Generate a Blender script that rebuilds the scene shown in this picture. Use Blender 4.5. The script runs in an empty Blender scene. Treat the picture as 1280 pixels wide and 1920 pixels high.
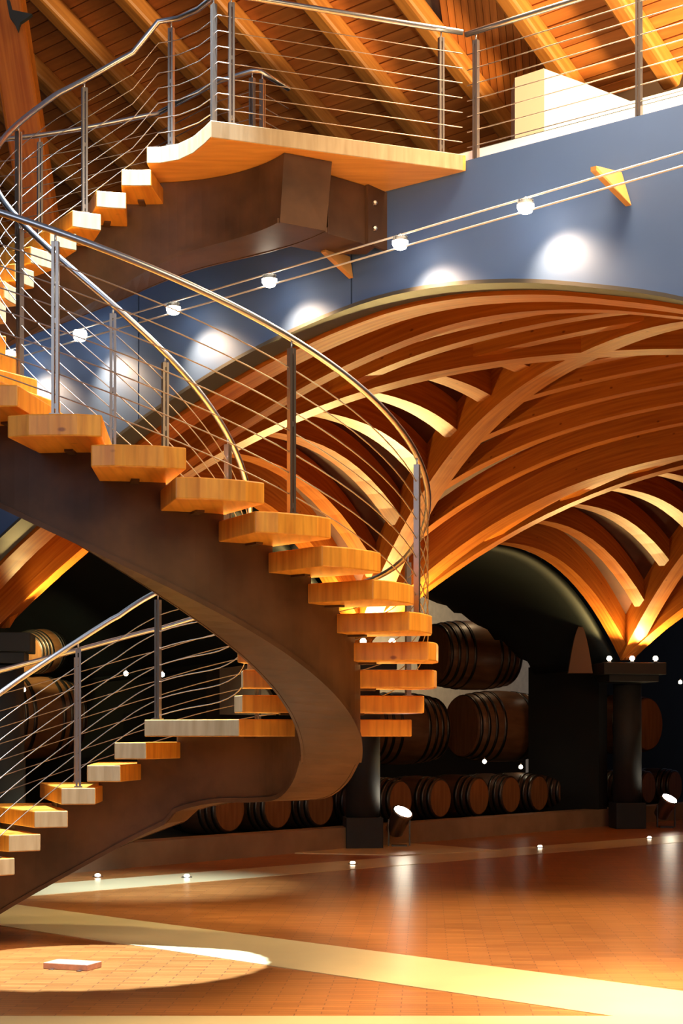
import bpy, bmesh, math, random
from mathutils import Vector, Matrix
random.seed(4)
S = bpy.context.scene
COL = S.collection
EZ = 1.58            # eye height; all measured heights below are relative to the eye
F = 3049.0           # focal length in pixels (1280 wide frame)
HY = 1380.0          # horizon row
# ------------------------------------------------------------------ camera
cd = bpy.data.cameras.new('camera'); cam = bpy.data.objects.new('camera', cd); COL.objects.link(cam)
cd.sensor_fit = 'HORIZONTAL'; cd.sensor_width = 36; cd.lens = F/1280*36
cd.shift_y = (HY-960)/1280; cd.clip_end = 200
cam.location = (0, 0, EZ); cam.rotation_euler = (math.pi/2, 0, 0)
S.camera = cam
# ------------------------------------------------------------------ world, exposure
w = bpy.data.worlds.new('world'); S.world = w; w.use_nodes = True
w.node_tree.nodes['Background'].inputs[0].default_value = (0.62, 0.72, 1.0, 1)
w.node_tree.nodes['Background'].inputs[1].default_value = 0.16
S.view_settings.view_transform = 'Standard'; S.view_settings.look = 'None'
S.view_settings.exposure = 0.0; S.view_settings.gamma = 1.0; S.view_settings.use_curve_mapping = False
# ------------------------------------------------------------------ room lights and added fills
def area(name, loc, target, size, power, col, spread=180):
    l = bpy.data.lights.new(name, 'AREA'); l.energy = power; l.color = col; l.shape = 'RECTANGLE'
    l.size = size[0]; l.size_y = size[1]; l.spread = math.radians(spread)
    o = bpy.data.objects.new(name, l); COL.objects.link(o); o.location = loc
    o.rotation_euler = (Vector(target)-Vector(loc)).to_track_quat('-Z', 'Y').to_euler(); return o
def spot(name, loc, target, power, col, ang=60, blend=0.5, r=0.05):
    l = bpy.data.lights.new(name, 'SPOT'); l.energy = power; l.color = col; l.spot_size = math.radians(ang)
    l.spot_blend = blend; l.shadow_soft_size = r
    o = bpy.data.objects.new(name, l); COL.objects.link(o); o.location = loc
    o.rotation_euler = (Vector(target)-Vector(loc)).to_track_quat('-Z', 'Y').to_euler(); return o
WARM = (1.0, 0.72, 0.42)
COOL = (0.62, 0.8, 1.0)
area('window_light', (-7, -3, 8), (-1, 12, 4.0), (11, 6), 430, (0.66, 0.80, 1.0))
area('hall_fill', (3.5, 2, 7.0), (0, 12, 2.0), (4, 4), 400, (1.0, 0.72, 0.34))  # unseen area light added to warm the stair
area('overhead_fill', (2.6, 12.0, 7.9), (1.8, 12.0, 0), (3.5, 3.0), 1000, (1.0, 0.70, 0.40), 100)  # unseen area light added to warm the right of the floor
spot('roof_light', (6.0, 13.2, 6.6), (4.0, 16.4, 9.0), 4200, (1.0, 0.76, 0.38), 120, 1.0, 0.3)
spot('roof_light', (-1.5, 6.5, 5.5), (0.5, 17.5, 9.2), 650, (1.0, 0.58, 0.26), 60, 1.0, 0.4)
spot('skylight_beam', (-1.35, 11.45, 9.4), (-1.42, 11.5, 0), 17000, (0.66, 0.84, 1.0), 30, 0.35, 0.10)
spot('floor_light', (-1.2, 15.3, 4.3), (-2.0, 17.0, 0), 2300, (0.68, 0.85, 1.0), 46, 1.0, 0.1)  # unseen cool spot added to brighten the pale band by the pillars
spot('floor_light', (0.3, 13.8, 4.4), (-2.3, 13.9, 0), 420, (1.0, 0.80, 0.40), 52, 1.0, 0.1)  # unseen spot under the vault, added to warm the band at left
spot('floor_light', (2.4, 14.6, 4.6), (1.6, 13.0, 0), 1150, (1.0, 0.78, 0.50), 100, 1.0, 0.3)  # unseen spot added to brighten the floor right of the stair
spot('floor_light', (3.2, 8.6, 8.0), (2.7, 9.5, 0), 9500, (1.0, 0.80, 0.50), 32, 1.0, 0.2)  # unseen spot added to whiten the near right end of the band
area('aisle_fill', (5.2, 23.0, 3.6), (3.0, 28.5, 0.6), (1.0, 0.5), 15, (1.0, 0.62, 0.30), 120)  # unseen area light added to bring up the barrel heads
area('aisle_fill', (-3.2, 19.0, 3.6), (-2.0, 24.0, 0.6), (1.0, 0.5), 5, (1.0, 0.62, 0.30), 120)  # same added fill for the barrels under the stair

# ------------------------------------------------------------------ materials
def nt(name):
    m = bpy.data.materials.new(name); m.use_nodes = True; t = m.node_tree
    return m, t, t.nodes['Principled BSDF']
def plain(name, c, rough=0.5, metal=0.0, emit=None, es=0, spec=None, noise=0.0, nscale=6):
    m, t, b = nt(name)
    b.inputs['Base Color'].default_value = (*c, 1); b.inputs['Roughness'].default_value = rough
    b.inputs['Metallic'].default_value = metal
    if spec is not None: b.inputs['Specular IOR Level'].default_value = spec
    if emit: b.inputs['Emission Color'].default_value = (*emit, 1); b.inputs['Emission Strength'].default_value = es
    if noise:
        tc = t.nodes.new('ShaderNodeTexCoord'); n = t.nodes.new('ShaderNodeTexNoise'); n.inputs['Scale'].default_value = nscale
        n.inputs['Detail'].default_value = 6
        t.links.new(tc.outputs['Object'], n.inputs['Vector'])
        r = t.nodes.new('ShaderNodeValToRGB'); r.color_ramp.elements[0].position = 0.3; r.color_ramp.elements[1].position = 0.7
        r.color_ramp.elements[0].color = (*[x*(1-noise) for x in c], 1); r.color_ramp.elements[1].color = (*[min(1, x*(1+noise)) for x in c], 1)
        t.links.new(n.outputs['Fac'], r.inputs[0]); t.links.new(r.outputs[0], b.inputs['Base Color'])
    return m
def wood(name, c1, c2, rough=0.45, sc=(1.2, 26, 26), coord='UV', knots=True, lines=0.0, lsc=9.0):
    m, t, b = nt(name); L = t.links.new
    tc = t.nodes.new('ShaderNodeTexCoord'); mp = t.nodes.new('ShaderNodeMapping')
    mp.inputs['Scale'].default_value = sc; L(tc.outputs[coord], mp.inputs[0])
    n = t.nodes.new('ShaderNodeTexNoise'); n.inputs['Scale'].default_value = 1.0; n.inputs['Detail'].default_value = 5
    n.inputs['Distortion'].default_value = 0.4
    L(mp.outputs[0], n.inputs['Vector'])
    r = t.nodes.new('ShaderNodeValToRGB'); r.color_ramp.elements[0].position = 0.32; r.color_ramp.elements[1].position = 0.68
    r.color_ramp.elements[0].color = (*c1, 1); r.color_ramp.elements[1].color = (*c2, 1)
    L(n.outputs['Fac'], r.inputs[0]); out = r.outputs[0]
    if knots:
        v = t.nodes.new('ShaderNodeTexVoronoi'); v.inputs['Scale'].default_value = 2.6
        mp2 = t.nodes.new('ShaderNodeMapping'); mp2.inputs['Scale'].default_value = (1, 1.8, 1.8) ; L(tc.outputs[coord], mp2.inputs[0]); L(mp2.outputs[0], v.inputs['Vector'])
        kr = t.nodes.new('ShaderNodeValToRGB'); kr.color_ramp.elements[0].position = 0.035; kr.color_ramp.elements[1].position = 0.075
        kr.color_ramp.elements[0].color = (0.45, 0.35, 0.3, 1); kr.color_ramp.elements[1].color = (1, 1, 1, 1)
        L(v.outputs['Distance'], kr.inputs[0])
        mx = t.nodes.new('ShaderNodeMix'); mx.data_type = 'RGBA'; mx.blend_type = 'MULTIPLY'; mx.inputs[0].default_value = 1
        L(out, mx.inputs[6]); L(kr.outputs[0], mx.inputs[7]); out = mx.outputs[2]
    if lines:
        wv = t.nodes.new('ShaderNodeTexWave'); wv.inputs['Scale'].default_value = lsc; wv.inputs['Distortion'].default_value = 0.5
        wv.bands_direction = 'X'
        L(tc.outputs[coord], wv.inputs['Vector'])
        lr = t.nodes.new('ShaderNodeValToRGB'); lr.color_ramp.elements[0].position = 0.0; lr.color_ramp.elements[1].position = 0.25
        lr.color_ramp.elements[0].color = (1-lines, 1-lines, 1-lines, 1); lr.color_ramp.elements[1].color = (1, 1, 1, 1)
        L(wv.outputs['Fac'], lr.inputs[0])
        mx = t.nodes.new('ShaderNodeMix'); mx.data_type = 'RGBA'; mx.blend_type = 'MULTIPLY'; mx.inputs[0].default_value = 1
        L(out, mx.inputs[6]); L(lr.outputs[0], mx.inputs[7]); out = mx.outputs[2]
    L(out, b.inputs['Base Color']); b.inputs['Roughness'].default_value = rough
    bp = t.nodes.new('ShaderNodeBump'); bp.inputs['Strength'].default_value = 0.12; bp.inputs['Distance'].default_value = 0.01
    L(n.outputs['Fac'], bp.inputs['Height']); L(bp.outputs[0], b.inputs['Normal'])
    return m
M_tread = wood('tread_pine', (0.62, 0.235, 0.026), (0.84, 0.39, 0.05), 0.35, (14, 2.0, 3), 'UV', True, 0.10, 5)
M_pale = wood('daylit_pine', (0.30, 0.21, 0.105), (0.40, 0.30, 0.17), 0.5, (18, 2.0, 3), 'UV', False)  # paler than the treads: daylight on the inner ends put into the colour
M_slab = wood('landing_pine', (0.66, 0.28, 0.06), (0.84, 0.42, 0.10), 0.35, (2, 16, 2), 'UV', True)
M_rib = wood('glulam', (0.31, 0.076, 0.010), (0.47, 0.142, 0.018), 0.45, (1.0, 30, 1), 'UV', True)
M_rib.node_tree.nodes['Principled BSDF'].inputs['Specular IOR Level'].default_value = 0.12
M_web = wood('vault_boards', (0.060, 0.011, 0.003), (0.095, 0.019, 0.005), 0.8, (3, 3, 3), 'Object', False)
M_raft = wood('rafter_pine', (0.38, 0.125, 0.018), (0.56, 0.215, 0.038), 0.5, (1.0, 20, 1), 'UV', True)
M_plank = [wood('roof_plank', tuple(x*k for x in (0.46, 0.135, 0.022)), tuple(x*k for x in (0.66, 0.215, 0.038)), 0.55, (1.0, 12, 1), 'UV', False) for k in (0.8, 1.0, 1.15)]
M_beam = plain('rust_steel', (0.085, 0.042, 0.021), 0.5, 0.1, spec=0.3, noise=0.4, nscale=2.5)
M_fascia = plain('painted_steel', (0.070, 0.132, 0.31), 0.55, 0.1, noise=0.05, nscale=1.5)
M_flange = plain('grey_flange', (0.075, 0.072, 0.07), 0.5, 0.3)
M_steel = plain('brushed_steel', (0.62, 0.60, 0.60), 0.30, 1.0)
M_bronze = plain('satin_steel', (0.36, 0.30, 0.26), 0.3, 0.9)
M_cable = plain('wire_steel', (0.38, 0.32, 0.285), 0.35, 0.9)
M_bright = plain('polished_cable', (0.95, 0.93, 0.92), 0.35, 0.4)
M_white = plain('white_plaster', (0.88, 0.88, 0.86), 0.8)
M_beige = plain('beige_plaster', (0.52, 0.37, 0.25), 0.8)
M_niche = plain('niche_plaster', (0.30, 0.18, 0.11), 0.8)
M_cream = plain('cream_plaster', (0.80, 0.66, 0.50), 0.8, noise=0.1)
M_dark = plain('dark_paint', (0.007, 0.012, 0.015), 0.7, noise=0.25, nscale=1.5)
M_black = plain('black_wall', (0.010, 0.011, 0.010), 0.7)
M_col = plain('dark_column', (0.016, 0.019, 0.021), 0.7, noise=0.2, nscale=3)
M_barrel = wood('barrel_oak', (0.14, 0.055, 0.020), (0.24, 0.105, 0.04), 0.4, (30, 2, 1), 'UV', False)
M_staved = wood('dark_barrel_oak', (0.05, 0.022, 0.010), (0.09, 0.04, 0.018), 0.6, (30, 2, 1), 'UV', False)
M_head = wood('barrel_head_oak', (0.24, 0.095, 0.03), (0.36, 0.155, 0.052), 0.5, (16, 1.5, 1), 'UV', False)
M_hoop = plain('hoop_iron', (0.10, 0.09, 0.08), 0.35, 0.9)
M_kerb = plain('kerb_stone', (0.34, 0.23, 0.13), 0.6, noise=0.2, nscale=2)
M_gravel = plain('gravel', (0.50, 0.36, 0.22), 0.9, noise=0.3, nscale=30)
M_brick = plain('terracotta', (0.62, 0.30, 0.20), 0.6, noise=0.15, nscale=20)
M_bulb = plain('bulb', (1, 1, 1), 0.3, emit=(1.0, 0.88, 0.66), es=45)
M_bulbs = plain('small_bulb', (1, 1, 1), 0.3, emit=(1.0, 0.86, 0.6), es=14)
M_glass = plain('lamp_glass', (0.9, 0.9, 0.9), 0.1)
M_glass.node_tree.nodes['Principled BSDF'].inputs['Transmission Weight'].default_value = 0.9
M_bracket = plain('gold_wood', (0.60, 0.30, 0.08), 0.45)
M_bulbl = plain('large_bulb', (1, 1, 1), 0.3, emit=(1.0, 0.9, 0.7), es=30)
M_grout = plain('tile_gap', (0.10, 0.05, 0.03), 0.8)

def floor_tile():
    m, t, b = nt('terracotta_floor'); L = t.links.new
    tc = t.nodes.new('ShaderNodeTexCoord'); mp = t.nodes.new('ShaderNodeMapping'); mp.inputs['Rotation'].default_value = (0, 0, math.radians(3))
    L(tc.outputs['Object'], mp.inputs[0])
    br = t.nodes.new('ShaderNodeTexBrick'); br.inputs['Scale'].default_value = 1.0
    br.inputs['Brick Width'].default_value = 0.30; br.inputs['Row Height'].default_value = 0.075
    br.inputs['Mortar Size'].default_value = 0.004; br.inputs['Mortar Smooth'].default_value = 0.3
    br.inputs['Color1'].default_value = (0.40, 0.150, 0.036, 1); br.inputs['Color2'].default_value = (0.54, 0.225, 0.060, 1)
    br.inputs['Mortar'].default_value = (0.22, 0.08, 0.035, 1)
    L(mp.outputs[0], br.inputs['Vector'])
    n = t.nodes.new('ShaderNodeTexNoise'); n.inputs['Scale'].default_value = 1.3; n.inputs['Detail'].default_value = 4
    L(tc.outputs['Object'], n.inputs['Vector'])
    r = t.nodes.new('ShaderNodeValToRGB'); r.color_ramp.elements[0].color = (0.78, 0.74, 0.7, 1); r.color_ramp.elements[1].color = (1.12, 1.08, 1.0, 1)
    L(n.outputs['Fac'], r.inputs[0])
    mx = t.nodes.new('ShaderNodeMix'); mx.data_type = 'RGBA'; mx.blend_type = 'MULTIPLY'; mx.inputs[0].default_value = 1
    L(br.outputs['Color'], mx.inputs[6]); L(r.outputs[0], mx.inputs[7]); L(mx.outputs[2], b.inputs['Base Color'])
    b.inputs['Roughness'].default_value = 0.30
    bp = t.nodes.new('ShaderNodeBump'); bp.inputs['Strength'].default_value = 0.25; bp.inputs['Distance'].default_value = 0.004
    L(br.outputs['Fac'], bp.inputs['Height']); bp.invert = True
    L(bp.outputs[0], b.inputs['Normal'])
    return m
M_tile = floor_tile()
M_band = plain('pale_stone', (0.78, 0.64, 0.34), 0.30, noise=0.08, nscale=1.2)

# ------------------------------------------------------------------ builders
def put(o, parent):
    if parent is not None:
        o.parent = parent
        if parent.type == 'EMPTY' or parent.parent is not None or parent.location.length > 0:
            pass
    COL.objects.link(o)
def abs_loc(o):
    l = Vector(o.location)
    while o.parent: o = o.parent; l += o.location
    return l
def mesh(name, verts, faces, mat, parent=None, uvs=None, smooth=False, bevel=0.0, solid=0.0, mats=None, fmat=None):
    off = abs_loc(parent) if parent else Vector((0, 0, 0))
    me = bpy.data.meshes.new(name); me.from_pydata([tuple(Vector(v)-off) for v in verts], [], faces)
    if mats:
        for m in mats: me.materials.append(m)
        if fmat:
            for p, k in zip(me.polygons, fmat): p.material_index = k
    else: me.materials.append(mat)
    uvl = me.uv_layers.new(name='uv')
    if uvs:
        for p in me.polygons:
            for li, vi in zip(p.loop_indices, p.vertices): uvl.data[li].uv = uvs[p.index][list(p.vertices).index(vi)] if isinstance(uvs[0], (list, tuple)) and isinstance(uvs[0][0], (list, tuple)) else uvs[vi]
    if smooth:
        for p in me.polygons: p.use_smooth = True
    bm = bmesh.new(); bm.from_mesh(me); bmesh.ops.recalc_face_normals(bm, faces=bm.faces); bm.to_mesh(me); bm.free()
    o = bpy.data.objects.new(name, me)
    if parent: o.parent = parent
    COL.objects.link(o)
    if bevel:
        b = o.modifiers.new('bevel', 'BEVEL'); b.width = bevel; b.segments = 2; b.limit_method = 'ANGLE'
    if solid:
        s = o.modifiers.new('solid', 'SOLIDIFY'); s.thickness = solid; s.offset = 1
    return o
def tag(o, label=None, cat=None, group=None, kind=None):
    if label: o['label'] = label
    if cat: o['category'] = cat
    if group: o['group'] = group
    if kind: o['kind'] = kind
    return o
def empty(name, loc, label=None, cat=None, group=None, kind=None):
    o = bpy.data.objects.new(name, None); COL.objects.link(o); o.location = loc; o.empty_display_size = 0.2
    return tag(o, label, cat, group, kind)
def Pz(x, y, z): return Vector((x, y, z+EZ))
def W(px, py, Y): return Vector(((px-640)/F*Y, Y, (HY-py)/F*Y+EZ))
def sweep(pts, wd, dp, name, mat, parent, side=None, bevel=0.0, smooth=False):
    """rectangular section: bottom centre follows pts, width wd (horizontal), depth dp upward"""
    V, Fc, U = [], [], []; n = len(pts); d = 0
    for i, p in enumerate(pts):
        p = Vector(p); a = Vector(pts[max(i-1, 0)]); b = Vector(pts[min(i+1, n-1)]); t = (b-a)
        s = Vector(side) if side else Vector((t.y, -t.x, 0)).normalized()
        if i: d += (p-Vector(pts[i-1])).length
        for q in (p-s*wd/2, p+s*wd/2, p+s*wd/2+Vector((0, 0, dp)), p-s*wd/2+Vector((0, 0, dp))): V.append(q)
        U.append(d)
    fu = []
    cr = (0, wd, wd+dp, 2*wd+dp, 2*wd+2*dp)
    for i in range(n-1):
        for k in range(4):
            k2 = (k+1) % 4
            Fc.append((4*i+k, 4*i+k2, 4*i+4+k2, 4*i+4+k))
            fu.append([(U[i], cr[k]), (U[i], cr[k+1]), (U[i+1], cr[k+1]), (U[i+1], cr[k])])
    Fc.append((0, 1, 2, 3)); fu.append([(0, 0), (0, wd), (dp, wd), (dp, 0)])
    e = 4*(n-1); Fc.append((e, e+1, e+2, e+3)); fu.append([(0, 0), (0, wd), (dp, wd), (dp, 0)])
    return mesh(name, V, Fc, mat, parent, fu, smooth, bevel)
def tubeVF(pts, r, seg=8, V=None, Fc=None):
    V = [] if V is None else V; Fc = [] if Fc is None else Fc; n = len(pts); b0 = len(V)
    for i, p in enumerate(pts):
        p = Vector(p); t = (Vector(pts[min(i+1, n-1)])-Vector(pts[max(i-1, 0)])).normalized()
        u = Vector((0, 0, 1)) if abs(t.z) < 0.9 else Vector((1, 0, 0))
        s = t.cross(u).normalized(); u = s.cross(t)
        for k in range(seg):
            a = 2*math.pi*k/seg; V.append(p+(s*math.cos(a)+u*math.sin(a))*r)
    for i in range(n-1):
        for k in range(seg):
            k2 = (k+1) % seg; Fc.append((b0+i*seg+k, b0+i*seg+k2, b0+(i+1)*seg+k2, b0+(i+1)*seg+k))
    Fc.append(tuple(b0+k for k in range(seg))); Fc.append(tuple(b0+(n-1)*seg+k for k in range(seg)))
    return V, Fc
def tube(name, pts, r, mat, parent, seg=8):
    V, Fc = tubeVF(pts, r, seg); o = mesh(name, V, Fc, mat, parent)
    for p in o.data.polygons: p.use_smooth = len(p.vertices) == 4
    return o
def prism(name, poly, z0, z1, mat, parent=None, bevel=0.0, zb=None, polyb=None, mats=None, fsel=None):
    """poly: top outline (x,y); polyb: optional bottom outline"""
    pb = polyb or poly; n = len(poly)
    V = [Vector((x, y, z1)) for x, y in poly]+[Vector((x, y, z0)) for x, y in pb]
    Fc = [tuple(range(n)), tuple(range(n, 2*n))]; fu = [[(x, y) for x, y in poly], [(x, y) for x, y in pb]]
    d = 0
    for i in range(n):
        j = (i+1) % n; l = math.hypot(poly[j][0]-poly[i][0], poly[j][1]-poly[i][1])
        Fc.append((i, j, n+j, n+i)); fu.append([(d, z1), (d+l, z1), (d+l, z0), (d, z0)]); d += l
    return mesh(name, V, Fc, mat, parent, fu, False, bevel, 0.0, mats, [1 if (fsel and q >= 2 and fsel(q-2)) else 0 for q in range(n+2)] if mats else None)
def boxm(name, c, s, mat, parent=None, rz=0, bevel=0.0):
    ca, sa = math.cos(rz), math.sin(rz); hx, hy = s[0]/2, s[1]/2
    poly = [(c[0]+x*ca-y*sa, c[1]+x*sa+y*ca) for x, y in ((-hx, -hy), (hx, -hy), (hx, hy), (-hx, hy))]
    return prism(name, poly, c[2]-s[2]/2, c[2]+s[2]/2, mat, parent, bevel)
def lathe(name, prof, mat, parent, loc, axis=None, seg=24, smooth=True):
    """prof: (r,h) along +z, turned to axis"""
    q = Vector(axis).to_track_quat('Z', 'Y') if axis else None
    V, Fc, fu = [], [], []
    for r, h in prof:
        for k in range(seg):
            a = 2*math.pi*k/seg; v = Vector((r*math.cos(a), r*math.sin(a), h)); 
            if q: v = q @ v
            V.append(v+Vector(loc))
    n = len(prof)
    for i in range(n-1):
        for k in range(seg):
            k2 = (k+1) % seg; Fc.append((i*seg+k, i*seg+k2, (i+1)*seg+k2, (i+1)*seg+k))
            fu.append([(k/seg, prof[i][1]), ((k+1)/seg, prof[i][1]), ((k+1)/seg, prof[i+1][1]), (k/seg, prof[i+1][1])])
    for base, r in ((0, prof[0][0]), ((n-1)*seg, prof[-1][0])):
        Fc.append(tuple(base+k for k in range(seg))); fu.append([(r*math.cos(2*math.pi*k/seg), r*math.sin(2*math.pi*k/seg)) for k in range(seg)])
    o = mesh(name, V, Fc, mat, parent, fu)
    if smooth:
        for p in o.data.polygons: p.use_smooth = len(p.vertices) == 4
    return o
def interp(tab, x):
    if x <= tab[0][0]: (a, b), (c, d) = tab[0], tab[1]
    elif x >= tab[-1][0]: (a, b), (c, d) = tab[-2], tab[-1]
    else:
        for i in range(len(tab)-1):
            if tab[i][0] <= x <= tab[i+1][0]: (a, b), (c, d) = tab[i], tab[i+1]; break
    return b+(d-b)*(x-a)/(c-a)
def catmull(tab, x):
    n = len(tab)
    for i in range(n-1):
        if tab[i][0] <= x <= tab[i+1][0] or (i == n-2 and x > tab[-1][0]) or (i == 0 and x < tab[0][0]):
            x0, y0 = tab[i]; x1, y1 = tab[i+1]; h = x1-x0
            m0 = (y1-tab[i-1][1])/(x1-tab[i-1][0]) if i > 0 else (y1-y0)/h
            m1 = (tab[i+2][1]-y0)/(tab[i+2][0]-x0) if i < n-2 else (y1-y0)/h
            t = (x-x0)/h
            if t < 0: return y0+m0*(x-x0)
            if t > 1: return y1+m1*(x-x1)
            return (2*t**3-3*t*t+1)*y0+(t**3-2*t*t+t)*h*m0+(-2*t**3+3*t*t)*y1+(t**3-t*t)*h*m1

# ================================================================== FLOOR
FLx, FLy = (-14, 16), (-4, 40)
fl = prism('floor', [(FLx[0], FLy[0]), (FLx[1], FLy[0]), (FLx[1], FLy[1]), (FLx[0], FLy[1])], -0.15, 0.0, M_tile)
tag(fl, 'terracotta brick floor of the hall', kind='structure')
def band_v(s0, s1, x0, x1, nm, z=0.004):       # band along (1,-1): X+Y = s
    return tag(prism(nm, [(x0, s0-x0), (x1, s0-x1), (x1, s1-x1), (x0, s1-x0)], -0.02, z, M_band), 'pale stone band in the floor running towards the camera right', kind='structure')
def band_u(d0, d1, x0, x1, nm, z=0.004):       # band along (1,1): Y-X = d
    return tag(prism(nm, [(x0, x0+d0), (x1, x1+d0), (x1, x1+d1), (x0, x0+d1)], -0.02, z, M_band), 'pale stone band in the floor below the pillars', kind='structure')
k = EZ/1.55
band_v(10.48*k, 11.93*k, -6, 5.6, 'trim_1', 0.005)
band_u(18.75*k, 20.1*k, -6, 8, 'trim_2', 0.004)
tag(prism('trim_3', [(-4, 7.6), (4.5, 7.6), (4.5, 9.14), (-4, 9.14)], -0.02, 0.007, M_band), 'pale stone band along the near edge of the floor', kind='structure')
# gravel square round the middle pillar
L_ = Vector((-3.6, 17.2)); B_ = Vector((0.30, 22.95)); C_ = Vector((4.9, 27.9))
tag(prism('trim_4', [(B_.x-1.6, B_.y-0.9), (B_.x+0.5, B_.y-1.5), (B_.x+1.9, B_.y-0.6), (B_.x+0.6, B_.y+1.0)], -0.02, 0.012, M_band), 'pale stone patch round the middle pillar', kind='structure')

# ================================================================== STAIRCASE
C1 = Vector((-1.538, 11.399)); C2 = Vector((-1.806, 11.228))
Ri, Rbi, Rbo, Ro = 0.846, 1.27, 1.67, 2.213
Ri2, Rbi2, Rbo2, Ro2 = 0.962, 1.54, 1.94, 2.45
WO, WI = 14.26, 15.04; TH = 0.126; R0 = 0.17; Z0 = 1.822
phis = [-92.4, -79.8, -67.2, -54.6, -42.3, -30.3, -18.2, -6.6, 5.9, 18.5]
low = [76.3, 88.5, 99.8, 111.9, 124.0, 136.0, 148.0, 160.0, 172.0]
UP = 14; DU = 12.65; RU = 0.1746
def blend(phi):
    t = min(1, max(0, (phi-24)/(66-24))); return t*t*(3-2*t)
def PP(phi, r1, r2=None):
    """plan point of the stair at angle phi, radius r1 (upper circle) or r2 (lower circle)"""
    r2 = r1 if r2 is None else r2; t = blend(phi); a = math.radians(phi)
    c = C1.lerp(C2, t); r = r1+(r2-r1)*t
    return (c.x+r*math.cos(a), c.y+r*math.sin(a))
stair = empty('helical_staircase', (C1.x, C1.y, 0), 'helical staircase with thick pine treads on a curved rust-brown steel box beam', 'staircase')
def tread_poly(rear, front, wd_in, inner=(Ri, Ri2), outer=(Ro, Ro2), n=4, dr=0.0):
    P = []
    for k_ in range(n+1):                        # outer end, corners slightly rounded
        t = k_/n; ph = rear+(front-rear)*t
        rr = -0.03*(abs(2*t-1)**6)
        P.append(PP(ph, outer[0]+rr, outer[1]+rr))
    m = (wd_in-(front-rear))/2
    for k_ in range(n+1):
        t = 1-k_/n; ph = rear-m+(front-rear+2*m)*t
        P.append(PP(ph, inner[0], inner[1]))
    return P
TREADS = []   # (z_top, rear, front, centre)
for i, ph in enumerate(phis): TREADS.append((Z0-R0*i, ph-WO/2, ph+WO/2, ph))
LR, LF = 26.6-WI/2, 26.6-WI/2+50.6
TREADS.append((Z0-R0*10, LR, LF, (LR+LF)/2))
for j, ph in enumerate(low): TREADS.append((Z0-R0*(11+j), ph-WO/2, ph+WO/2, ph))
for n_ in range(1, UP+1):
    ph = -92.4-DU*n_; TREADS.append((Z0+RU*n_, ph-WO/2, ph+WO/2, ph))
TREADS.sort(key=lambda t: t[0])
for z, a, b, c in TREADS:
    wide = b-a > 20
    nn_ = 12 if wide else 4
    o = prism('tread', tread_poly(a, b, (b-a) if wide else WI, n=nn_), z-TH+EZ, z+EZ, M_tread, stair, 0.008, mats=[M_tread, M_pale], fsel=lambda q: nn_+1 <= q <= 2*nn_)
    if wide: o['label'] = 'wider pine tread at the turn, forming a small landing'
# ---- box beam: continuous soffit, stepped top
UPEND = 28.6-360
segs = []     # (phi_from, phi_to, ztop) going up = decreasing phi
asc = sorted(TREADS, key=lambda t: t[0])
for q, (z, a, b, c) in enumerate(asc):
    lo = b if q == 0 else segs[-1][1]
    nxt = asc[q+1] if q+1 < len(asc) else None
    hi = a+ (1.0) 
    if q == 0: lo = b-1
    segs.append((lo, hi, z-TH))
ZL = 4.436
segs.append((segs[-1][1], UPEND, ZL-TH-0.003))
def zline(phi):
    """pitch line through tread centres"""
    tab = [(-92.4-DU*(UP+0.5), Z0+RU*(UP+0.5)+0.0), (-92.4, Z0)]+[(p, Z0-R0*i) for i, p in enumerate(phis)][1:]
    tab += [(LR+7, Z0-R0*10+0.03), (LR+20, Z0-R0*10-0.02), (LF-7, Z0-R0*10-0.03)]+[(p, Z0-R0*(11+j)) for j, p in enumerate(low)]+[(184, Z0-R0*20), (196, Z0-R0*21)]
    if phi < tab[0][0]: return tab[0][1]+0.12*(1-math.exp((phi-tab[0][0])/12.0))
    return interp(tab, phi)
def zbot(phi):
    acc = 0
    for d_ in (-9, -6, -3, 0, 3, 6, 9): acc += zline(phi+d_)
    dz = 0.66
    if LR-12 < phi < LF+2: dz = 0.60
    return max(acc/7-dz+EZ, 0.0)
V, Fc, fu = [], [], []
def ring(phi, zt, dphi_b=0.0):
    b0 = len(V); pi_ = PP(phi, Rbi, Rbi2); po = PP(phi, Rbo, Rbo2)
    pi2 = PP(phi+dphi_b, Rbi, Rbi2); po2 = PP(phi+dphi_b, Rbo, Rbo2)
    zb = min(zbot(phi), zt+EZ-0.02)
    V.extend([Vector((*pi_, zt+EZ)), Vector((*po, zt+EZ)), Vector((*po2, zb)), Vector((*pi2, zb))]); return b0
prev = None
for q, (lo, hi, zt) in enumerate(segs):
    n = max(2, int(abs(lo-hi)/3.0))
    for k_ in range(n+1):
        ph = lo+(hi-lo)*k_/n
        last = (q == len(segs)-1 and k_ == n)
        b0 = ring(ph, zt, 3.0 if last else 0.0)
        if prev is not None:
            for e in range(4): Fc.append((prev+e, prev+(e+1) % 4, b0+(e+1) % 4, b0+e))
        else: Fc.append((b0, b0+1, b0+2, b0+3))
        prev = b0
Fc.append((prev, prev+1, prev+2, prev+3))
st = mesh('stringer', V, Fc, M_beam, stair)
# welded lips along the soffit edges
for r1, r2, nm in ((Rbi, Rbi2, 'flange'), (Rbo, Rbo2, 'flange')):
    ps = []; ph = 188.0
    while ph > UPEND+3:
        x, y = PP(ph, r1+(0.006 if r1 == Rbo else -0.006), r2+(0.006 if r1 == Rbo else -0.006)); z = zbot(ph)
        if z > 0.01: ps.append((x, y, z-0.004))
        ph -= 3
    sweep(ps, 0.02, 0.035, nm, M_beam, stair)
# small steel brackets carrying each tread
for z, a, b, c in TREADS:
    for rr in (Rbi-0.06, Rbo+0.06):
        x, y = PP(c, rr, rr+(Rbi2-Rbi))
        boxm('bracket', (x, y, z-TH-0.007+EZ), (0.12, 0.05, 0.014), M_beam, stair, math.radians(c))
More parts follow.
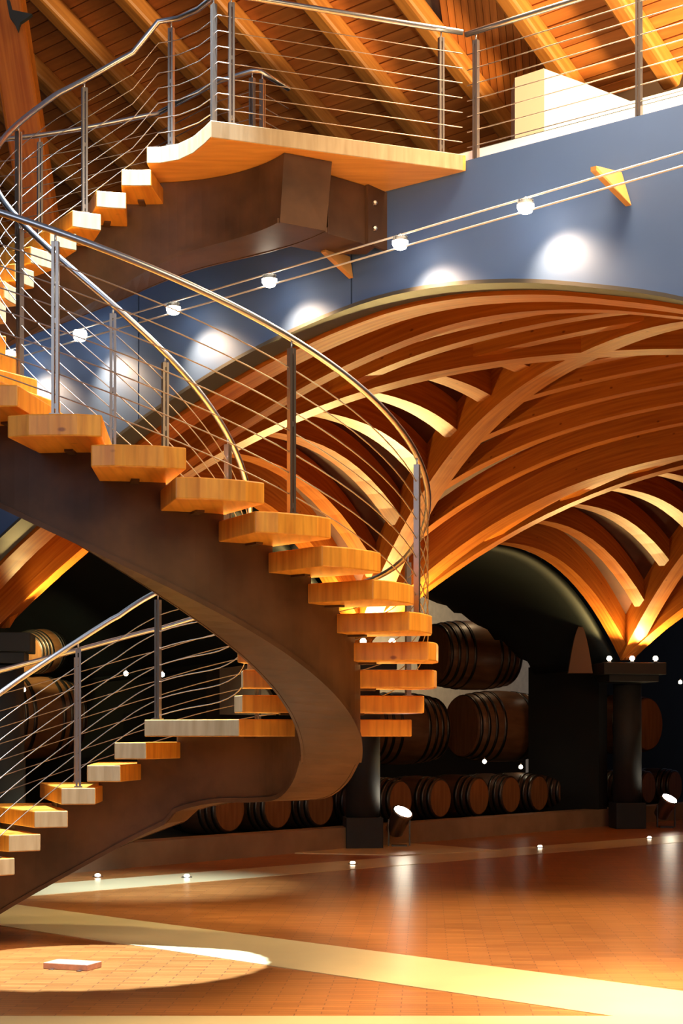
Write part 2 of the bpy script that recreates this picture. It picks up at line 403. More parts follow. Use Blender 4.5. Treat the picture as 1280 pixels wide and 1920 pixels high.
# landing slab
def fas_y(x): return 13.18-0.78*x
inner = []
for t in range(0, 9):
    ph = 85-(85-30)*t/8; inner.append(PP(ph-360, Ri))
A_ = [(-1.466, 12.24), (-1.36, 12.235), (-1.22, 12.17), (-1.10, 12.03), (-1.00, 11.84), (-0.941, 11.71)]
land = A_+[(0.925, 12.40), (0.95, fas_y(0.95)-0.03), (0.25, fas_y(0.25)-0.03), (-0.25, 13.33), (-0.7, 13.55), (-1.2, 13.62), (-1.40, 13.40)]
lo_ = prism('landing', land, ZL-TH+EZ, ZL+EZ, M_slab, stair, 0.006, mats=[M_slab, M_pale], fsel=lambda q: q <= 5); lo_['label'] = 'pine landing slab at the top of the flight, daylight coloured into its edge'
# straight box beam to the balcony, sloped foot
top = [(-0.10, 12.30), (-0.10, 12.47), (0.27, 12.80), (0.20, 13.00), (-0.10, 13.00), (-0.42, 12.78)]
prism('landing_beam', top, ZL-TH-0.46+EZ, ZL-TH-0.004+EZ, M_beam, stair, 0.004)
fp = boxm('flange_plate', (0.29, 12.83, ZL-TH-0.23+EZ), (0.03, 0.30, 0.46), M_beam, stair, math.radians(-38+90-90))
for dz in (0.13, 0.33):
    lathe('bolt', [(0.022, -0.02), (0.022, 0.0), (0.012, 0.012)], M_steel, stair, (0.262, 12.74, ZL-TH-dz+EZ), (0.1, -1, 0), 6, False)

# ---- railings
def tread_at(phi):
    best = min(TREADS, key=lambda t: abs((t[1]+t[2])/2-phi)-(t[2]-t[1])/2); return best[0]
def rail_h(phi):
    if phi > 84: return 1.06+min(0.16, (phi-84)/52*0.13)
    if phi < -230: return 1.05-0.12*min(1, (-230-phi)/40)
    return 1.05
def railpts(r1, r2, ph0, ph1, dz, step=3.0):
    ps = []; n = int(abs(ph1-ph0)/step)
    for k_ in range(n+1):
        ph = ph0+(ph1-ph0)*k_/n; x, y = PP(ph, r1, r2)
        acc = sum(zline(ph+d_) for d_ in (-18, -12, -6, 0, 6, 12, 18))/7
        ps.append(Vector((x, y, acc+dz(ph)+EZ)))
    return ps
def post(p, h, parent, tangent, mat=M_bronze, plates=True):
    """two flat bars side by side with a pin and a saddle on top"""
    px, py, pz = p; t = Vector((tangent[0], tangent[1], 0)).normalized(); s = Vector((t.y, -t.x, 0))
    V, Fc = [], []
    def bx(c, hx, hy, z0, z1):
        b0 = len(V)
        for z in (z0, z1):
            for a_, b_ in ((-1, -1), (1, -1), (1, 1), (-1, 1)): V.append(Vector((c[0], c[1], 0))+t*a_*hx+s*b_*hy+Vector((0, 0, z)))
        for f in ((0, 1, 2, 3), (4, 5, 6, 7), (0, 1, 5, 4), (1, 2, 6, 5), (2, 3, 7, 6), (3, 0, 4, 7)): Fc.append(tuple(b0+i_ for i_ in f))
    for k_ in (-1, 1): bx((px+t.x*k_*0.0125, py+t.y*k_*0.0125), 0.008, 0.018, pz, pz+h-0.06)
    for zz in (0.04, h*0.5, h-0.09): bx((px, py), 0.012, 0.012, pz+zz, pz+zz+0.03)
    bx((px, py), 0.03, 0.03, pz, pz+0.012)
    o = mesh('baluster', V, Fc, mat, parent)
    tube('pin', [(px, py, pz+h-0.08), (px, py, pz+h-0.005)], 0.007, M_steel, o, 6)
    return o
NW = 7
def cables(paths_fn, parent, heights):
    for hh in heights: tube('cable', paths_fn(hh), 0.0042, M_cable, parent, 5)
wires = [0.12+0.125*i for i in range(NW)]
UE = -270.5
# outer rail: from the foot to the top landing's far side
ro1, ro2 = Ro-0.07, Ro2-0.07
tube('handrail', railpts(ro1, ro2, 176, UE, rail_h), 0.021, M_steel, stair, 12)
for wz in wires: tube('cable', railpts(ro1, ro2, 176, UE, lambda p, wz=wz: wz*rail_h(p)/1.05, 4), 0.0042, M_cable, stair, 5)
ri1, ri2 = Ri+0.05, Ri2+0.05
# inner rail: runs on along the landing edge
edge = [Vector((x, y)) for x, y in A_]
inn = railpts(ri1, ri2, 176, UE+3, rail_h)
def landing_path(dz):
    pts = [(-1.38, 12.26), (-1.22, 12.20), (-1.06, 12.05), (-0.95, 11.88), (-0.895, 11.78)]
    q0 = Vector((-0.895, 11.78)); q1 = Vector((0.925, 12.448))
    for t in range(1, 9):
        v_ = q0.lerp(q1, t/8); pts.append((v_.x, v_.y))
    return [Vector((x, y, ZL+dz+EZ)) for x, y in pts]
tube('handrail', inn+landing_path(0.95), 0.021, M_steel, stair, 12)
for wz in wires:
    a_ = railpts(ri1, ri2, 176, UE+3, lambda p, wz=wz: wz*rail_h(p)/1.05, 4)
    tube('cable', a_+landing_path(wz*0.95/1.05), 0.0038, M_cable, stair, 5)
def place_posts(seq, r1, r2):
    for ph in seq:
        x, y = PP(ph, r1, r2); a_ = math.radians(ph)
        acc = sum(zline(ph+d_) for d_ in (-18, -12, -6, 0, 6, 12, 18))/7
        zt = tread_at(ph); h = acc+rail_h(ph)-zt
        post((x, y, zt+EZ), h, stair, (-math.sin(a_), math.cos(a_)))
place_posts([phis[0], phis[3], phis[6], phis[9], 62, 99.8, 136, 172]+[-92.4-DU*n_ for n_ in (3, 6, 9, 12)], ro1, ro2)
place_posts([-86, phis[2]+3, phis[5], phis[8], 64.5, 99.8, 136, 172]+[-92.4-DU*n_ for n_ in (3, 6, 9, 12)], ri1, ri2)
for x, y, tg in ((-1.28, 12.24, (1, -.4)), (-0.93, 11.84, (.5, -1)), (-0.80, 11.815, (1, .37)), (0.76, 12.405, (1, .37))):
    post((x, y, ZL+EZ), 0.95, stair, tg)
# far rail of the landing, its end turned back
far = [(-1.0, 13.32), (-0.72, 13.12), (-0.66, 13.12), (-0.44, 13.48)]
e0 = railpts(ro1, ro2, -262, UE, rail_h)[-1]
tube('handrail', [e0]+[Vector((x, y, ZL+0.93+EZ)) for x, y in far], 0.021, M_steel, stair, 12)
for wz in wires:
    e1 = railpts(ro1, ro2, -262, UE, lambda p, wz=wz: wz*rail_h(p)/1.05)[-1]
    tube('cable', [e1]+[Vector((x, y, ZL+wz*0.88+EZ)) for x, y in far], 0.0042, M_cable, stair, 5)
post((-0.72, 13.12, ZL+EZ), 0.93, stair, (1, -.6)); post((-0.64, 13.15, ZL+EZ), 0.93, stair, (.5, 1))

# ================================================================== BALCONY FRONT
ARCH = [(-5.2, 0.2), (-4.5, 0.95), (-3.9, 1.45), (-3.31, 1.92), (-2.14, 2.66), (-1.4, 3.02), (-0.72, 3.28), (0.087, 3.475), (0.66, 3.505), (1.28, 3.42), (1.78, 3.28), (2.37, 3.06), (3.2, 2.6), (4.2, 1.7), (4.8, 0.9)]
ZT = 4.40
nrm = Vector((0.78, 1.0, 0)).normalized()       # pointing away from the hall
fasc = empty('balcony_fascia', (0.1, fas_y(0.1), ZL), 'blue-grey painted steel balcony front with a wide arched underside', kind='structure')
def fp3(x, z, off=0.0): return Vector((x, fas_y(x), z+EZ))+nrm*off
def fascia_panel(x0, x1):
    n = max(3, int((x1-x0)/0.12)); V, Fc, fu = [], [], []
    for k_ in range(n+1):
        x = x0+(x1-x0)*k_/n; za = catmull(ARCH, x)
        V.extend([fp3(x, za), fp3(x, ZT), fp3(x, ZT, 0.10), fp3(x, za, 0.10)])
    for i in range(n):
        for e in range(4): Fc.append((4*i+e, 4*i+(e+1) % 4, 4*i+4+(e+1) % 4, 4*i+4+e))
    Fc.append((0, 1, 2, 3)); Fc.append((4*n, 4*n+1, 4*n+2, 4*n+3))
    mesh('panel', V, Fc, M_fascia, fasc, None)
xj1, xj2 = -1.82, 0.08
fascia_panel(-5.2, xj1-0.006); fascia_panel(xj1+0.006, xj2-0.006); fascia_panel(xj2+0.006, 4.9)
for xj in (xj1, xj2):
    sweep([fp3(xj-0.02, catmull(ARCH, xj)+0.01, 0.03), fp3(xj+0.02, catmull(ARCH, xj)+0.01, 0.03)], 0.02, ZT-catmull(ARCH, xj)-0.02, 'joint_strip', M_flange, fasc)
n = 70
fl_ = sweep([fp3(-5.15+10.0*k_/n, catmull(ARCH, -5.15+10.0*k_/n)-0.03, 0.10) for k_ in range(n+1)], 0.26, 0.03, 'bottom_flange', M_flange, fasc, smooth=False)
rim = sweep([fp3(-5.2, ZT, 0.17), fp3(4.9, ZT, 0.17)], 0.18, 0.10, 'parapet_kerb', M_white, fasc); rim['label'] = 'white kerb along the top edge'
# upper floor slab behind the balcony front
ucor = [fp3(-6.5, 0, 0.3), fp3(4.9, 0, 0.3)]
tag(prism('ceiling', [(ucor[0].x, ucor[0].y), (ucor[1].x, ucor[1].y), (12, 12), (16, 34), (-10, 38)], ZT+EZ+0.06, ZT+EZ+0.2, M_dark), 'upper floor slab over the vaults', kind='structure')
# ---- balcony railing
br = empty('balcony_railing', (1.0, fas_y(1.0), ZT+EZ), 'steel cable railing along the top of the blue-grey balcony front', 'railing')
def bl(x, dz): return fp3(x, ZT+dz, 0.04)
tube('handrail', [bl(0.93+0.4*k_, 0.985) for k_ in range(0, 10)], 0.021, M_steel, br, 12)
for x in (1.0, 2.09, 3.2, 4.3):
    post(fp3(x, ZT-0.02, 0.045), 1.0, br, (1, -.78))
for wz in wires: tube('cable', [bl(0.94, wz*0.95), bl(4.5, wz*0.95)], 0.0042, M_cable, br, 5)

# ---- cable lights in front of the balcony
def fpt(px, py, off):        # point on a plane parallel to the fascia, off metres in front
    k_ = (px-640)/F; c0 = 13.18-off*math.hypot(0.78, 1.0)
    Y = c0/(1+0.78*k_); return W(px, py, Y)
la, lb = fpt(1280, 285, 0.30), fpt(300, 573, 0.30)
zu1, zu2 = la.z, lb.z
def ccable(x0, x1, dz, off):
    pts = []
    for k_ in range(13):
        x = x0+(x1-x0)*k_/12; z = zu2+(x-lb.x)/(la.x-lb.x)*(zu1-zu2)
        c0 = 13.18-off*math.hypot(.78, 1); pts.append(Vector((x, c0-0.78*x, z+dz)))
    return pts
cab = empty('lighting_cables', ccable(0.5, 0.6, 0, .3)[0], 'pair of bright lighting cables strung along the balcony front', 'cable')
tube('cable', ccable(-4.2, 3.4, 0.0, 0.30), 0.0075, M_bright, cab, 6)
tube('cable', ccable(-4.2, 3.4, -0.095, 0.30), 0.0075, M_bright, cab, 6)
LP = [(985, 378, 'lamp on the lighting cables right of the landing, rightmost of the row'), (750, 446, 'lamp on the lighting cables just right of the landing bolts'),
      (505, 514, 'lamp on the lighting cables under the landing beam'), (325, 565, 'lamp on the lighting cables beside the curved stair beam'),
      (18, 652, 'lamp on the lighting cables at the left frame edge, behind the upper stair'), (150, 612, 'second lamp from the left frame edge on the lighting cables, below the upper stair beam')]
for px, py, lab in LP:
    p = fpt(px, py, 0.30); z = zu2+(p.x-lb.x)/(la.x-lb.x)*(zu1-zu2)-0.05; p.z = z
    e = empty('cable_lamp', p, lab, 'lamp', 'lamps on the balcony cables')
    lathe('bulb', [(0.02, -0.062), (0.045, -0.052), (0.060, -0.025), (0.062, 0.0), (0.05, 0.02), (0.02, 0.03)], M_bulbl, e, p, None, 16)
    lathe('shade', [(0.07, 0.0), (0.066, 0.0), (0.055, 0.03), (0.02, 0.045), (0.022, 0.05), (0.06, 0.034)], M_glass, e, p, None, 16)
    tube('clip', [p+Vector((0, 0, 0.045)), p+Vector((0, 0, 0.06))], 0.01, M_steel, e, 6)
    tgt = p+nrm*0.30+Vector((0.13, -0.10, -0.50))
    spot('cable_lamp_light', p+Vector((0.02, -0.02, -0.14)), tgt, 85, (1.0, 0.60, 0.28), 100, 1.0, 0.05)
for tri_px, lab in ((((1112, 312), (1160, 324), (1178, 386)), 'golden wooden wedge bracket holding the cables right of the lamps'), (((606, 466), (652, 482), (658, 522)), 'wooden wedge bracket holding the cables beneath the landing bolts')):
    A1, B1, C1_ = fpt(*tri_px[0], 0.32), fpt(*tri_px[1], 0.01), fpt(*tri_px[2], 0.01)
    s_ = Vector((1, -0.78, 0)).normalized()*0.022; dn = Vector((0, 0, -0.03))
    tri = [A1, B1, C1_, A1+dn]
    V = [v-s_ for v in tri]+[v+s_ for v in tri]
    tag(mesh('cable_bracket', V, [(0, 1, 2, 3), (4, 5, 6, 7), (0, 1, 5, 4), (1, 2, 6, 5), (2, 3, 7, 6), (3, 0, 4, 7)], M_bracket), lab, 'bracket')

# ================================================================== TIMBER VAULTS
L2, B2, C22 = L_, B_, C_
M2 = Vector((4.9, 9.95)); boss = Vector((2.43, 15.93))
N2 = boss*4-L2-B2-M2
Q2 = C22+(N2-B2)*0.98
ZS = 1.30; ZC = 3.73
def make_vault(q00, q10, q01, q11, zc, ha0, ha1, hb0, hb1, label, ra, rb, ribs_edges, low=False):
    """a runs q00->q10, b runs q00->q01"""
    c = (q00+q10+q01+q11)/4
    root = empty('timber_vault', (c.x, c.y, zc+EZ), label, kind='structure')
    def plan(a, b): 
        v = q00*(1-a)*(1-b)+q10*a*(1-b)+q01*(1-a)*b+q11*a*b; return v
    def zf(a, b):
        ZS = 1.30-(0.16*(1-a)*(1-b) if low else 0)
        A, B = abs(2*a-1), abs(2*b-1); m = max(A, B, 1e-6)
        D = ZS+(zc-ZS)*(1-m**2.3)
        if A >= B: e = (ha0 if a < .5 else ha1); r_ = B/m
        else: e = (hb0 if b < .5 else hb1); r_ = A/m
        Hh = zc+(e-zc)*m**1.6
        return D+(Hh-D)*(1-r_**2.3)
    def path(f, t0, t1, n, dz=0.0):
        out = []
        for k_ in range(n+1):
            a, b = f(t0+(t1-t0)*k_/n); p = plan(a, b); out.append(Vector((p.x, p.y, zf(a, b)+dz+EZ)))
        return out
    N = 26
    sweep(path(lambda t: (t, t), 0.0, 1.0, 40), 0.26, 0.68, 'diagonal_rib', M_rib, root)
    sweep(path(lambda t: (1-t, t), 0.0, 0.497, 24), 0.26, 0.68, 'diagonal_rib', M_rib, root)
    sweep(path(lambda t: (1-t, t), 0.503, 1.0, 24), 0.26, 0.68, 'diagonal_rib', M_rib, root)
    if 'a1' in ribs_edges: sweep(path(lambda t: (1.0, t), 0.0, 1.0, 40), 0.26, 0.66, 'edge_arch', M_rib, root)
    if 'a0' in ribs_edges: sweep(path(lambda t: (0.0, t), 0.0, 1.0, 40), 0.26, 0.66, 'edge_arch', M_rib, root)
    if 'b0' in ribs_edges: sweep(path(lambda t: (t, 0.0), 0.0, 1.0, 30), 0.26, 0.66, 'edge_arch', M_rib, root)
    if 'b1' in ribs_edges: sweep(path(lambda t: (t, 1.0), 0.0, 1.0, 30), 0.26, 0.66, 'edge_arch', M_rib, root)
    for a in ra:
        A = abs(2*a-1); g = 0.012
        sweep(path(lambda t: (a, t), (1-A)/2+g, (1+A)/2-g, N, 0.08), 0.14, 0.24, 'rib', M_rib, root)
    for b in rb:
        A = abs(2*b-1); g = 0.02
        sweep(path(lambda t: (t, b), (1-A)/2+g, (1+A)/2-g, 18, 0.16), 0.25, 0.34, 'rib', M_rib, root)
    n = 40; V, Fc = [], []
    for i in range(n+1):
        for j in range(n+1):
            a, b = i/n, j/n; p = plan(a, b); V.append(Vector((p.x, p.y, zf(a, b)+0.47+EZ)))
    for i in range(n):
        for j in range(n): Fc.append((i*(n+1)+j, i*(n+1)+j+1, (i+1)*(n+1)+j+1, (i+1)*(n+1)+j))
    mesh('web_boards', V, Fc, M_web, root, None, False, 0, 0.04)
    return root, plan, zf
v0 = make_vault(L2, B2, M2, N2, ZC, 3.40, 3.20, 3.1, 3.2, 'near timber rib vault rising behind the balcony front',
                [0.16, 0.28, 0.40, 0.58, 0.66, 0.74, 0.82, 0.90], [0.055, 0.125, 0.195, 0.265, 0.335, 0.405, 0.66, 0.78, 0.9], ('a1', 'b0'), True)
v1 = make_vault(B2, C22, N2, Q2, ZC, 3.20, 3.20, 3.0, 3.2, 'far timber rib vault to the right, behind the near one',
                [0.13, 0.21, 0.28, 0.35, 0.65, 0.75, 0.85], [0.055, 0.125, 0.195, 0.265, 0.335], ('b0', 'a1'))
# third bay, beyond the right pillar
D22 = C22+(C22-B2); E22 = Q2+(Q2-N2)
v2 = make_vault(C22, D22, Q2, E22, ZC, 3.20, 3.20, 3.0, 3.2, 'timber rib vault beyond the right pillar',
                [0.3], [0.06, 0.14, 0.22], ('b0',))
# timber lining behind the balcony front
lin = empty('timber_arch', (0.4, fas_y(0.4)+0.5, 3.4+EZ), 'laminated timber arch lining the back of the balcony front', kind='structure')
sweep([fp3(-5.0+9.8*k_/n, catmull(ARCH, -5.0+9.8*k_/n)-0.06, 0.38) for k_ in range(n+1)], 0.26, 0.6, 'arch_rib', M_rib, lin)
sweep([fp3(-3.3+7.4*k_/n, catmull(ARCH, -3.3+7.4*k_/n)+0.0, 1.15) for k_ in range(n+1)], 0.14, 0.5, 'arch_rib', M_rib, lin)

# ================================================================== PILLARS
def pillar(P, label, low):
    cs = 0.62 if low else 1.0
    e = empty('pillar', (P.x, P.y, 0), label, kind='structure')
    zt = ZS+EZ-0.06-(0.16 if low else 0); r = math.atan2(B_.y-L_.y, B_.x-L_.x)
    boxm('plinth', (P.x, P.y, 0.22), (0.52, 0.52, 0.44), M_col, e, 0.1, 0.01)
    lathe('shaft', [(0.245, 0.44), (0.24, zt-0.34)], M_col, e, (P.x, P.y, 0), None, 28)
    boxm('capital', (P.x, P.y, zt-0.26), (0.86*cs, 0.86*cs, 0.12), M_col, e, 0.1, 0.01)
    boxm('capital', (P.x, P.y, zt-0.10), (1.08*cs, 1.0*cs, 0.20), M_col, e, 0.1, 0.01)
    return e, zt
for P, lab, nm in ((L_, 'dark pillar at the left edge under the vault rib', 'left'), (B_, 'dark pillar directly behind the turn of the stair', 'middle'), (C_, 'dark free-standing pillar at the right with three small lamps on its capital', 'right')):
    e, zt = pillar(P, lab, nm == 'left')
    for k_, (dx, dy) in enumerate(((-0.38, -0.44), (0.0, -0.47), (0.40, -0.44)) if nm != 'left' else ()):
        p = Vector((P.x+dx, P.y+dy, zt+0.05))
        pos = ('left', 'middle', 'right')[k_]
        u = empty('capital_lamp', (p.x, p.y, zt), 'small round lamp on the capital of the %s pillar, %s of three' % (nm, pos), 'lamp', 'lamps on the pillar capitals')
        lathe('lamp_base', [(0.035, 0.0), (0.03, 0.03)], M_steel, u, (p.x, p.y, zt), None, 10)
        lathe('bulb', [(0.015, 0.03), (0.042, 0.05), (0.045, 0.075), (0.03, 0.105), (0.01, 0.112)], M_bulbs, u, (p.x, p.y, zt), None, 12)
    # up-lights of the capital
    for ang, pw_, tz in {'left': ((25, 260, 3.0), (-25, 200, 3.4)), 'middle': ((-66, 1100, 2.6), (-34, 700, 2.6), (-95, 260, 3.2), (-112, 260, 3.4), (15, 120, 3.0)), 'right': ((-61, 300, 3.0), (-30, 240, 3.0), (-100, 260, 3.0), (-128, 120, 3.0), (20, 160, 3.2))}[nm]:
        a_ = math.radians(ang)
        spot('capital_light', (P.x+0.46*math.cos(a_), P.y+0.46*math.sin(a_), zt+0.12), (P.x+2.8*math.cos(a_), P.y+2.8*math.sin(a_), zt+tz), pw_, (1.0, 0.70, 0.24), 130, 1.0, 0.06)
# unseen fill spot added inside the near vault, at its off-frame corner
spot('capital_light', (M2.x-0.5, M2.y+0.6, ZS+EZ+0.2), (1.5, 15.5, 5.2), 40, (1.0, 0.66, 0.30), 110, 0.9, 0.1)

# ================================================================== AISLE BEHIND THE PILLARS
back = Vector((-0.7071, 0.7071))
def aisle(P, Q, label, op=None):
    """dark groined vault running back from the arch P-Q; op=(s0,s1,z) cuts a side arch on the Q side"""
    root = empty('aisle_vault', ((P.x+Q.x)/2, (P.y+Q.y)/2, 3), label, kind='structure')
    d = Q-P; n = 32; D = 9.0; m = 40; V, Fc = [], []
    def g(s_):
        if not op or not op[0] < s_ < op[1]: return -9
        A = abs(2*(s_-op[0])/(op[1]-op[0])-1); return ZS+(op[2]-ZS)*(1-A**3.5)
    ss = [0.25+(D-0.25)*q/m for q in range(m+1)]
    for k_ in range(n+1):
        t = k_/n; p = P+d*t; A = abs(2*t-1)
        for s_ in ss:
            f = ZS-0.1+1.75*(1-A**2.2)-0.05*s_
            gg = g(s_) if t > 0.5 else -9
            V.append(Vector((p.x+back.x*s_, p.y+back.y*s_, max(f, gg)+EZ)))
    w_ = m+1
    for k_ in range(n):
        for q in range(m): Fc.append((k_*w_+q, k_*w_+q+1, (k_+1)*w_+q+1, (k_+1)*w_+q))
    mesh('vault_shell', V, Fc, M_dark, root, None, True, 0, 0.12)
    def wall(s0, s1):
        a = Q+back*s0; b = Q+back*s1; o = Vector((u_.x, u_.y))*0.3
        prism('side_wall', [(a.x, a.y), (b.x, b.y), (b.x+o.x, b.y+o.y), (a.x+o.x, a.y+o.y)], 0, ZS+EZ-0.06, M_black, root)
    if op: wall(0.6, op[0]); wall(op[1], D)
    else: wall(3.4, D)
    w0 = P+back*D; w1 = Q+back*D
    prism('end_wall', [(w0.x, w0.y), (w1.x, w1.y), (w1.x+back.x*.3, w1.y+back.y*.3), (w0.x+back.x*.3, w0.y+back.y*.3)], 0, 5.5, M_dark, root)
u_ = (C_-L_).normalized()
K_ = L_-(B_-L_)
aisle(K_, L_, 'dark aisle vault left of the left pillar')
aisle(L_, B_, 'dark aisle vault between left and middle pillar')
aisle(B_, C_, 'dark aisle vault between middle and right pillar', (2.15, 8.6, 2.82))
r0 = C_+back*3.3+u_*2.2; r1 = C_+back*3.3+u_*14
tag(prism('wall_aisle', [(r0.x, r0.y), (r1.x, r1.y), (r1.x+back.x*.3, r1.y+back.y*.3), (r0.x+back.x*.3, r0.y+back.y*.3)], 0, 6.0, M_dark), 'dark wall behind and to the right of the right pillar', kind='structure')
# far wall of the barrel room
fa, fb = K_+back*9.4, D22+back*9.4+u_*9
dW = (fb-fa).normalized()
tag(prism('wall_back', [(fa.x-dW.x*3, fa.y-dW.y*3), (fb.x, fb.y), (fb.x+back.x*.3, fb.y+back.y*.3), (fa.x+back.x*.3-dW.x*3, fa.y+back.y*.3-dW.y*3)], 0, 6.5, M_cream), 'cream far wall of the barrel room', kind='structure')
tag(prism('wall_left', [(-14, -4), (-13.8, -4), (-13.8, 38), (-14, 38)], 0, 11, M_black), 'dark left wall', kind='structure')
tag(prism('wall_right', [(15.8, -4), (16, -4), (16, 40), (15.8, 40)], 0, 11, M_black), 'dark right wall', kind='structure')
lw0, lw1 = L_+back*5.6+u_*6.5, C_+back*5.6+u_*5  # added dark sheet, puts shade low on the cream wall behind the casks
tag(prism('low_shade', [(lw0.x, lw0.y), (lw1.x, lw1.y), (lw1.x+back.x*.2, lw1.y+back.y*.2), (lw0.x+back.x*.2, lw0.y+back.y*.2)], 0, 1.95, M_black), 'added dark sheet behind the casks, in place of shade on the cream wall', kind='structure')
area('barrel_room_light', (2.0, 33.5, 5.2), (3.2, 38.0, 2.5), (0.8, 0.8), 170, (1.0, 0.82, 0.5))
spot('cask_light', (3.0, 31.4, 5.6), (2.7, 31.2, 3.0), 90, (1.0, 0.70, 0.38), 80, 1.0, 0.05)

# ================================================================== BARRELS
def barrel(name, c, r, length, axis, label, group, seg=24, hoops=(0.06, 0.2, 0.34), bm_=None):
    ax = Vector(axis).normalized(); c = Vector(c); base = Vector((c.x, c.y, c.z))
    e = empty(name, c, label, 'barrel', group); hl = length/2
    prof = []
    for k_ in range(11):
        t = -1+2*k_/10; prof.append((r*(1-0.16*t*t), t*hl))
    prof = [(prof[0][0]-0.025, -hl+0.03), (prof[0][0]-0.025, -hl)]+prof+[(prof[-1][0]-0.025, hl), (prof[-1][0]-0.025, hl-0.03)]
    lathe('staves', prof, bm_ or M_barrel, e, c, ax, seg)
    for s in (-1, 1):
        lathe('head', [(r*0.84-0.012, s*(hl-0.035)), (r*0.84-0.012, s*(hl+0.003))], M_head, e, c, ax, seg, False)
        for h in hoops:
            t = s*(1-h*1.6); rr = r*(1-0.16*t*t)+0.004; z0 = t*hl
            lathe('hoop', [(rr-0.012, z0-0.028), (rr+0.004, z0-0.028), (rr+0.004, z0+0.028), (rr-0.012, z0+0.028)], M_hoop, e, c, ax, seg)
    return e
u_ = (C_-L_).normalized()
def barrel_copy(src, loc, label):
    r = src.copy(); COL.objects.link(r); r.location = loc; r['label'] = label
    for ch in src.children:
        c_ = ch.copy(); COL.objects.link(c_); c_.parent = r
    return r
# kerb under the small barrels
k0 = L_+back*0.75-u_*2.5; k1 = C_+back*0.75+u_*8
kd = Vector((k1.x-k0.x, k1.y-k0.y)).normalized()
tag(sweep([(k0.x, k0.y, 0), (k1.x, k1.y, 0)], 0.35, 0.30, 'baseboard_1', M_kerb, None), 'low stone kerb running behind the pillars', kind='structure')
PLZ = 0.22
kp0 = L_+back*2.6-u_*2.5; kp1 = C_+back*2.6+u_*8
tag(sweep([(kp0.x, kp0.y, 0), (kp1.x, kp1.y, 0)], 3.2, PLZ, 'baseboard_2', M_black, None), 'dark plinth carrying the row of small barrels', kind='structure')
hx = [(430, 1526), (520, 1522), (600, 1517), (678, 1508), (750, 1503), (825, 1498), (897, 1494), (957, 1491), (1010, 1490), (1062, 1488), (1115, 1486), (1165, 1484), (1215, 1483), (1265, 1482)]
words = ['small barrel on the plinth, leftmost seen under the stair beam', 'small barrel under the stair beam, second from the left', 'small barrel under the stair beam, third from the left, left of the middle pillar',
         'small barrel behind the middle pillar', 'small barrel just right of the middle pillar, above the floor spotlight', 'small barrel second to the right of the middle pillar', 'small barrel third to the right of the middle pillar',
         'small barrel fourth to the right of the middle pillar', 'small barrel fifth to the right of the middle pillar', 'small barrel third to the left of the right pillar', 'small barrel second to the left of the right pillar', 'small barrel nearly hidden behind the right pillar',
         'small barrel right of the right pillar, nearest to it', 'small barrel at the right edge behind the floor spotlight']
proto = None; RB = 0.36
off0 = L_+back*1.45
for (px, py), lab in zip(hx, words):
    # front head centre lies on the line off0 + t*u_
    k_ = (px-640)/F; t = (k_*off0.y-off0.x)/(u_.x-k_*u_.y); p = off0+u_*t
    c = Vector((p.x-0.80*0.45, p.y+0.60*0.45, PLZ+RB))
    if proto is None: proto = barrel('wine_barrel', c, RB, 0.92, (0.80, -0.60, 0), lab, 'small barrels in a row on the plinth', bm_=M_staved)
    else: barrel_copy(proto, c, lab)
# large casks
def cask(px, py, Y, r, ln, axis, label):
    c = W(px, py, Y); return barrel('large_cask', c, r, ln, axis, label, 'large casks in the barrel room', 32, (0.05, 0.16, 0.27, 0.40))
cask(880, 1229, 31.0, 0.66, 1.7, (0.85, 0.5, 0), 'large cask on top of the stack, its side lit, right of the stair')
cask(935, 1362, 30.1, 0.66, 1.7, (0.85, 0.5, 0), 'large cask beneath the lit top cask')
cask(745, 1366, 29.6, 0.66, 1.6, (0.85, 0.5, 0), 'large dark cask in the lower row behind the lowest treads')
cask(1165, 1358, 31.2, 0.58, 1.2, (0.7, -0.7, 0), 'large dark cask seen behind the right pillar')
cask(72, 1222, 24.4, 0.34, 0.9, (0.3, 1, 0.1), 'yellow lit cask at the left edge below the rib')
cask(60, 1345, 24.3, 0.62, 1.3, (0.8, 0.6, 0), 'dark cask below the yellow one at the left edge')
spot('cask_light', W(90, 1160, 22.8), W(74, 1224, 24.4), 220, (1.0, 0.86, 0.4), 60, 0.8, 0.04)
# lancet niche in the dark wall
nv = []
for t in [i/12 for i in range(13)]:
    a = abs(2*t-1); nv.append((1065+46*t, 1262-92*(1-a**1.7)))
pl = [(lambda k_: W(x, y, 27.75-(x-1088)*0.006))(0) for x, y in nv]
V = pl+[v+Vector((0.02, 0.25, 0)) for v in pl]; nn = len(pl)
tag(mesh('niche', V, [tuple(range(nn)), tuple(range(nn, 2*nn))]+[(i, (i+1) % nn, nn+(i+1) % nn, nn+i) for i in range(nn)], M_niche), 'pointed brown niche panel in the dark wall left of the right pillar', 'niche')
for px, py, Y, lab in ((1011, 1262, 30, 'tiny far lamp left of the pointed niche'), (236, 1263, 24, 'tiny far lamp seen through the lower railing, left one'), (304, 1265, 24, 'tiny far lamp seen through the lower railing, right one'), (44, 1293, 24, 'tiny lamp beneath the yellow cask'), (1275, 1279, 30, 'tiny far lamp at the right edge'),
                       (908, 1428, 27.5, 'tiny lamp glowing above the small barrels'), (976, 1438, 28.5, 'dim tiny lamp above the small barrels')):
    p = W(px, py, 23.2 if px == 44 else Y); e = empty('small_lamp', p, lab, 'lamp')
    lathe('bulb', [(0.01, -0.035), (0.032, -0.02), (0.036, 0.0), (0.032, 0.02), (0.01, 0.035)], M_bulbs, e, p, None, 10)
    lathe('holder', [(0.018, 0.035), (0.018, 0.07)], M_steel, e, p, None, 8)

